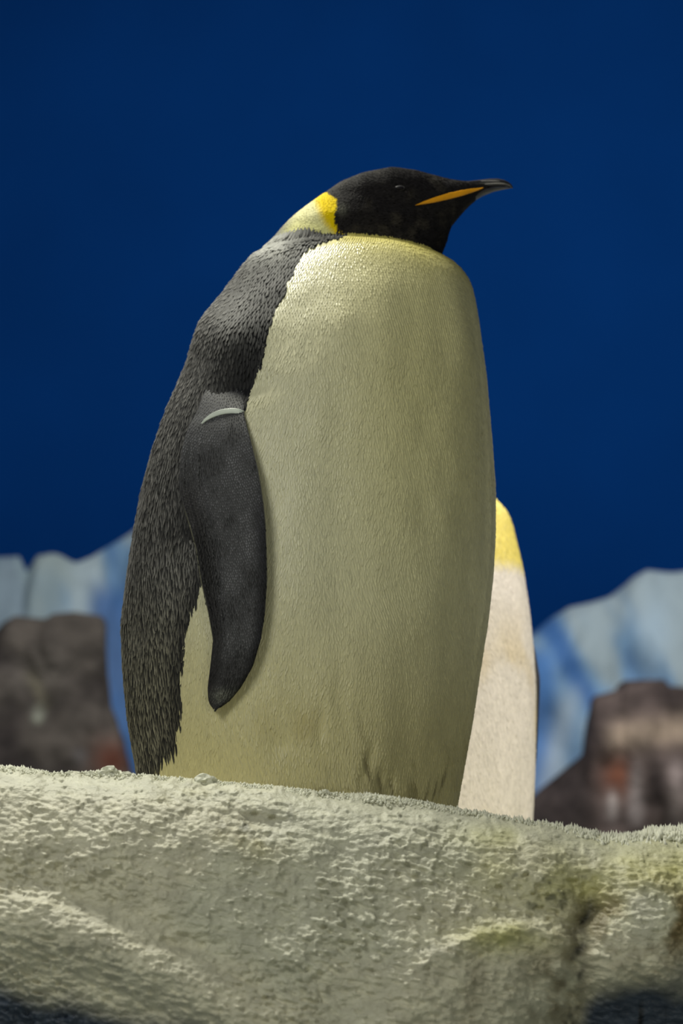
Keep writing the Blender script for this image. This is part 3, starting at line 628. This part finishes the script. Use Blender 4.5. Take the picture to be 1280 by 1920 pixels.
    R = []; cxb, hwb = axis(fz + .12)
    for q in np.linspace(0, 1, 10):
        cpt = np.array([base[0], base[1], fz + .15]) - fwd * (.16 + .13 * q) - np.array([0, 0, .13 * q]); a = np.linspace(0, 2 * np.pi, 14, endpoint=False); wv = .075 * (1 - .75 * q); tv_ = .022 * (1 - .8 * q)
        R.append(np.stack([cpt + sd * wv * math.cos(t) + np.array([0, 0, 1]) * tv_ * math.sin(t) for t in a]))
    mesh_obj('tail', *loft(R), M['skin'], root)
    return root
M['bill_grey'] = mat('bill_ridge_horn', tuple(L(170, 166, 166)), rough=.35, spec=.5)
M['lid'] = mat('eyelid_skin', tuple(L(36, 34, 35)), rough=.7)

# plumage colours of the big bird, written over its near side
BX = [(430, 660), (444, 645), (449, 625), (455, 600), (465, 578), (480, 563), (500, 556), (520, 545), (560, 528), (600, 508), (650, 498), (700, 480), (740, 465), (780, 452), (860, 440), (1050, 392), (1100, 377), (1150, 358), (1200, 345), (1300, 337), (1380, 333), (1405, 325), (1430, 302), (1455, 284), (1560, 255)]
CHEST = [(560, 446), (640, 446), (740, 446), (780, 458), (825, 484), (860, 512), (888, 550), (930, 600)]
def big_torso(px, py, hid, P):
    n1 = fbm(P[:, 0] * 30, P[:, 2] * 30, P[:, 1] * 30, 3); n2 = fbm(P[:, 0] * 8, P[:, 2] * 6, P[:, 1] * 8, 3)
    d = ip(py, BX) - px + 3 * n1 + rng.normal(0, 1.6, len(px)); back = hid | (d > 0); dd = np.where(hid, 200, d)
    # belly
    c = np.tile(L(222, 218, 186), (len(px), 1))
    c = blend(c, L(222, 215, 158), ss(520, 800, px) * .8 * ss(1500, 700, py))
    c = blend(c, L(206, 196, 138), ss(1000, 1450, py) * .75)
    dc = py - ip(px, CHEST); c = blend(c, L(214, 200, 84), np.exp(-np.maximum(dc, 0) / 26) * .75 * ss(590, 660, px))
    c = blend(c, L(176, 160, 96), ss(.3, 1.0, n2) * ss(1150, 1400, py) * .5)
    for (sx, sy, wx, wy, tl) in ((838, 1370, 9, 34, -.25), (690, 1445, 5, 30, .3), (712, 1470, 4, 22, .2), (735, 1480, 3, 24, .2)):
        c = blend(c, L(98, 88, 56), np.exp(-((px - sx - tl * (py - sy)) / wx) ** 2 - ((py - sy) / wy) ** 2) * .7 * (~hid))  # shade of the belly creases put into the plumage colour
    cr = ss(.35, .8, fbm(P[:, 0] * 55 + P[:, 2] * 14, P[:, 2] * 13, P[:, 1] * 10, 3)) * np.exp(-((px - 715) / 115) ** 2 - ((py - 1450) / 75) ** 2)
    c = blend(c, L(112, 102, 62), cr * .75 * (~hid))  # finer wrinkles, their shade also painted into the colour
    cs = c * .84
    # back
    tipw = ss(25, 130, dd) * .92 + .05; tipw = np.where(py > 1000, ss(-5, 45, dd) * .8 + .25, tipw)
    tipc = blend(np.tile(L(132, 130, 128), (len(px), 1)), L(128, 108, 84), ss(-.1, .7, n2) * ss(430, 350, px) * ss(980, 700, py) * .8)
    tipc = blend(tipc, L(138, 134, 112), ss(1000, 1300, py) * .7)
    dark = np.tile(L(20, 20, 24), (len(px), 1)); cb = dark * (1 - tipw[:, None]) + tipc * tipw[:, None]
    nape = np.exp(-((px - 505) / 42) ** 2 - ((py - 448) / 32) ** 2); cb = blend(cb, L(168, 168, 160), nape * .9); cbs = blend(dark * .8, L(150, 150, 146), nape * .95)
    b = back[:, None]; CC = np.where(b, cb, c); CS = np.where(b, cbs, cs)
    mid = ss(560, 680, py) * (1 - .45 * ss(1050, 1250, py) * ss(600, 720, px))
    messy = np.where(back, .35 + .5 * ss(520, 600, py) * ss(430, 380, px), .15 + .85 * mid)
    prm = dict(back=back, messy=messy, len=np.where(back, 1.05 + .35 * ss(700, 950, py), 1 + .35 * mid), wid=np.where(back, 1.0 - .2 * ss(700, 950, py), 1 - .25 * mid),
               lift=np.where(back, .0015, .0008 + .0001 * mid), cj=np.where(back, .28, .07))
    return CC, CS, prm
HB = [(300, 600), (352, 606), (360, 613), (366, 622), (374, 630), (386, 632), (400, 629), (420, 628), (432, 633), (441, 648), (447, 668), (600, 690)]
def bird_head(px, py, P):
    n1 = fbm(P[:, 0] * 40, P[:, 2] * 40, P[:, 1] * 40, 3)
    black = px > ip(py, HB) + rng.normal(0, .5, len(px)) + 1.0 * n1
    c = np.tile(L(228, 224, 172), (len(px), 1)); yl = ss(-13, 8, px - np.interp(py, [355, 370, 400, 420, 440], [580, 590, 603, 613, 632]))
    c = blend(c, L(216, 214, 130), ss(400, 440, py) * .6); c = blend(c, L(236, 206, 4), yl); c = blend(c, L(120, 120, 116), ss(560, 522, px + .35 * (py - 420)))
    d = np.tile(L(33, 31, 33), (len(px), 1)); d = blend(d, L(62, 58, 53), ss(.1, 1.0, n1) * .7)
    d = blend(d, L(84, 84, 76), np.exp(-((px - 641) / 10) ** 2 - ((py - 393) / 11) ** 2) * (px < 665))
    b = black[:, None]; CC = np.where(b, d, c); CS = np.where(b, d * .55, c * .98)
    return CC, CS, dict(cj=np.where(black, .5, .025))

FL = [(672, 410, 446, -.05), (700, 400, 455, -.032), (722, 390, 461, -.014), (745, 379, 461, .000), (775, 368, 457, .010), (800, 353, 463, .017), (840, 341, 474, .023), (880, 336, 484, .026), (920, 336, 491, .028), (950, 343, 495, .028),
      (980, 353, 498, .027), (1030, 367, 500, .026), (1090, 376, 501, .025), (1150, 390, 497, .024), (1200, 399, 489, .022), (1250, 394, 474, .020), (1290, 389, 451, .018), (1312, 390, 433, .016), (1323, 394, 419, .015), (1329, 400, 408, .014)]
TORSO = [(457, 545, 640), (462, 518, 700), (468, 500, 748), (475, 488, 785), (484, 475, 820), (502, 457, 856), (530, 438, 880), (560, 420, 889), (600, 397, 896), (660, 366, 904), (710, 342, 911), (780, 312, 917), (850, 287, 923), (920, 268, 928),
         (1000, 252, 928), (1080, 240, 924), (1170, 229, 914), (1250, 231, 901), (1350, 240, 886), (1450, 257, 868), (1515, 272, 856), (1550, 286, 845), (1575, 305, 825), (1588, 345, 785), (1594, 420, 710)]
DEPTH = [(456, .02), (462, .05), (470, .078), (484, .106), (505, .135), (540, .157), (600, .190), (680, .222), (780, .248), (880, .260), (1000, .262), (1620, .262)]
def fp(px, Y):
    X = at(px, 1500, Y)[0]; return (X, Y, float(floor_z(np.array([X]), Y)[0]))
big = make_penguin(dict(Y=4.05, Yh=4.05, torso=TORSO, depth=DEPTH, face=40, ratio=.85, head=(1.0, 740, 400), bx=tuple(np.array(BX, float).T), voxel=.0042, smooth=7, dens=1.0, head_n=26000, colour=(big_torso, bird_head),
    base=fp(565, 4.05), label='large emperor penguin in front with white flipper band, head in profile, standing on the ledge', flipper=FL,
    bumps=((425, 625, 60, 62, .022), (462, 722, 42, 22, -.012), (697, 1425, 9, 30, -.009), (718, 1462, 8, 26, -.010), (683, 1462, 7, 22, -.008), (838, 1365, 10, 32, -.006), (600, 1360, 9, 40, -.006), (640, 1300, 10, 60, -.005), (520, 1395, 16, 22, -.007), (736, 1478, 7, 30, -.008)), band=[(376, 798), (384, 788), (397, 779), (412, 773), (430, 770), (447, 771), (457, 776)]))

# the second bird, mostly hidden behind the first
def small_torso(px, py, hid, P):
    n2 = fbm(P[:, 0] * 9, P[:, 2] * 7, P[:, 1] * 9, 3)
    d = 506 - px; back = hid | (d > 0)
    c = np.tile(L(232, 226, 214), (len(px), 1)); c = blend(c, L(238, 222, 118), ss(1072, 1038, py + 6 * n2)); c = blend(c, L(212, 196, 156), ss(-.1, .8, n2) * ss(1100, 1250, py) * .7)
    dk = np.tile(L(60, 59, 60), (len(px), 1)); b = back[:, None]
    return np.where(b, dk, c), np.where(b, dk * .5, c * .92), dict(back=back, messy=1.2 + 0 * px, len=1.2 + 0 * px, wid=.85 + 0 * px, lift=.0008 + 0 * px, cj=np.where(back, .28, .1))
T2 = [(925, 700, 860), (930, 670, 895), (937, 645, 925), (955, 615, 946), (985, 580, 960), (1020, 556, 968), (1070, 535, 980), (1110, 525, 986), (1150, 516, 992), (1220, 508, 999), (1290, 503, 1004), (1340, 502, 1005), (1400, 503, 1004), (1470, 508, 1001), (1537, 514, 998), (1610, 522, 992), (1650, 545, 965), (1670, 580, 920), (1680, 640, 860)]
D2 = [(923, .03), (930, .07), (950, .11), (985, .15), (1040, .19), (1150, .22), (1720, .225)]
k = .72
FL2 = [(1110 + (y - 700) * .6, 520 + (l_ - 400) * .6, 520 + (r_ - 400) * .6, o_ - .021) for (y, l_, r_, o_) in FL]
b2 = fp(752, 4.8)
make_penguin(dict(Y=4.8, Yh=4.86, torso=T2, depth=D2, face=4, ratio=.8, head=(.70, 770, 905), bx=([0, 2000], [506, 506]), far=.52, voxel=.006, smooth=6, dens=.9, head_n=6000, colour=(small_torso, bird_head),
    base=b2, label='second emperor penguin, white with yellow upper breast, half hidden behind the large one', flipper=FL2, sp=4.2))
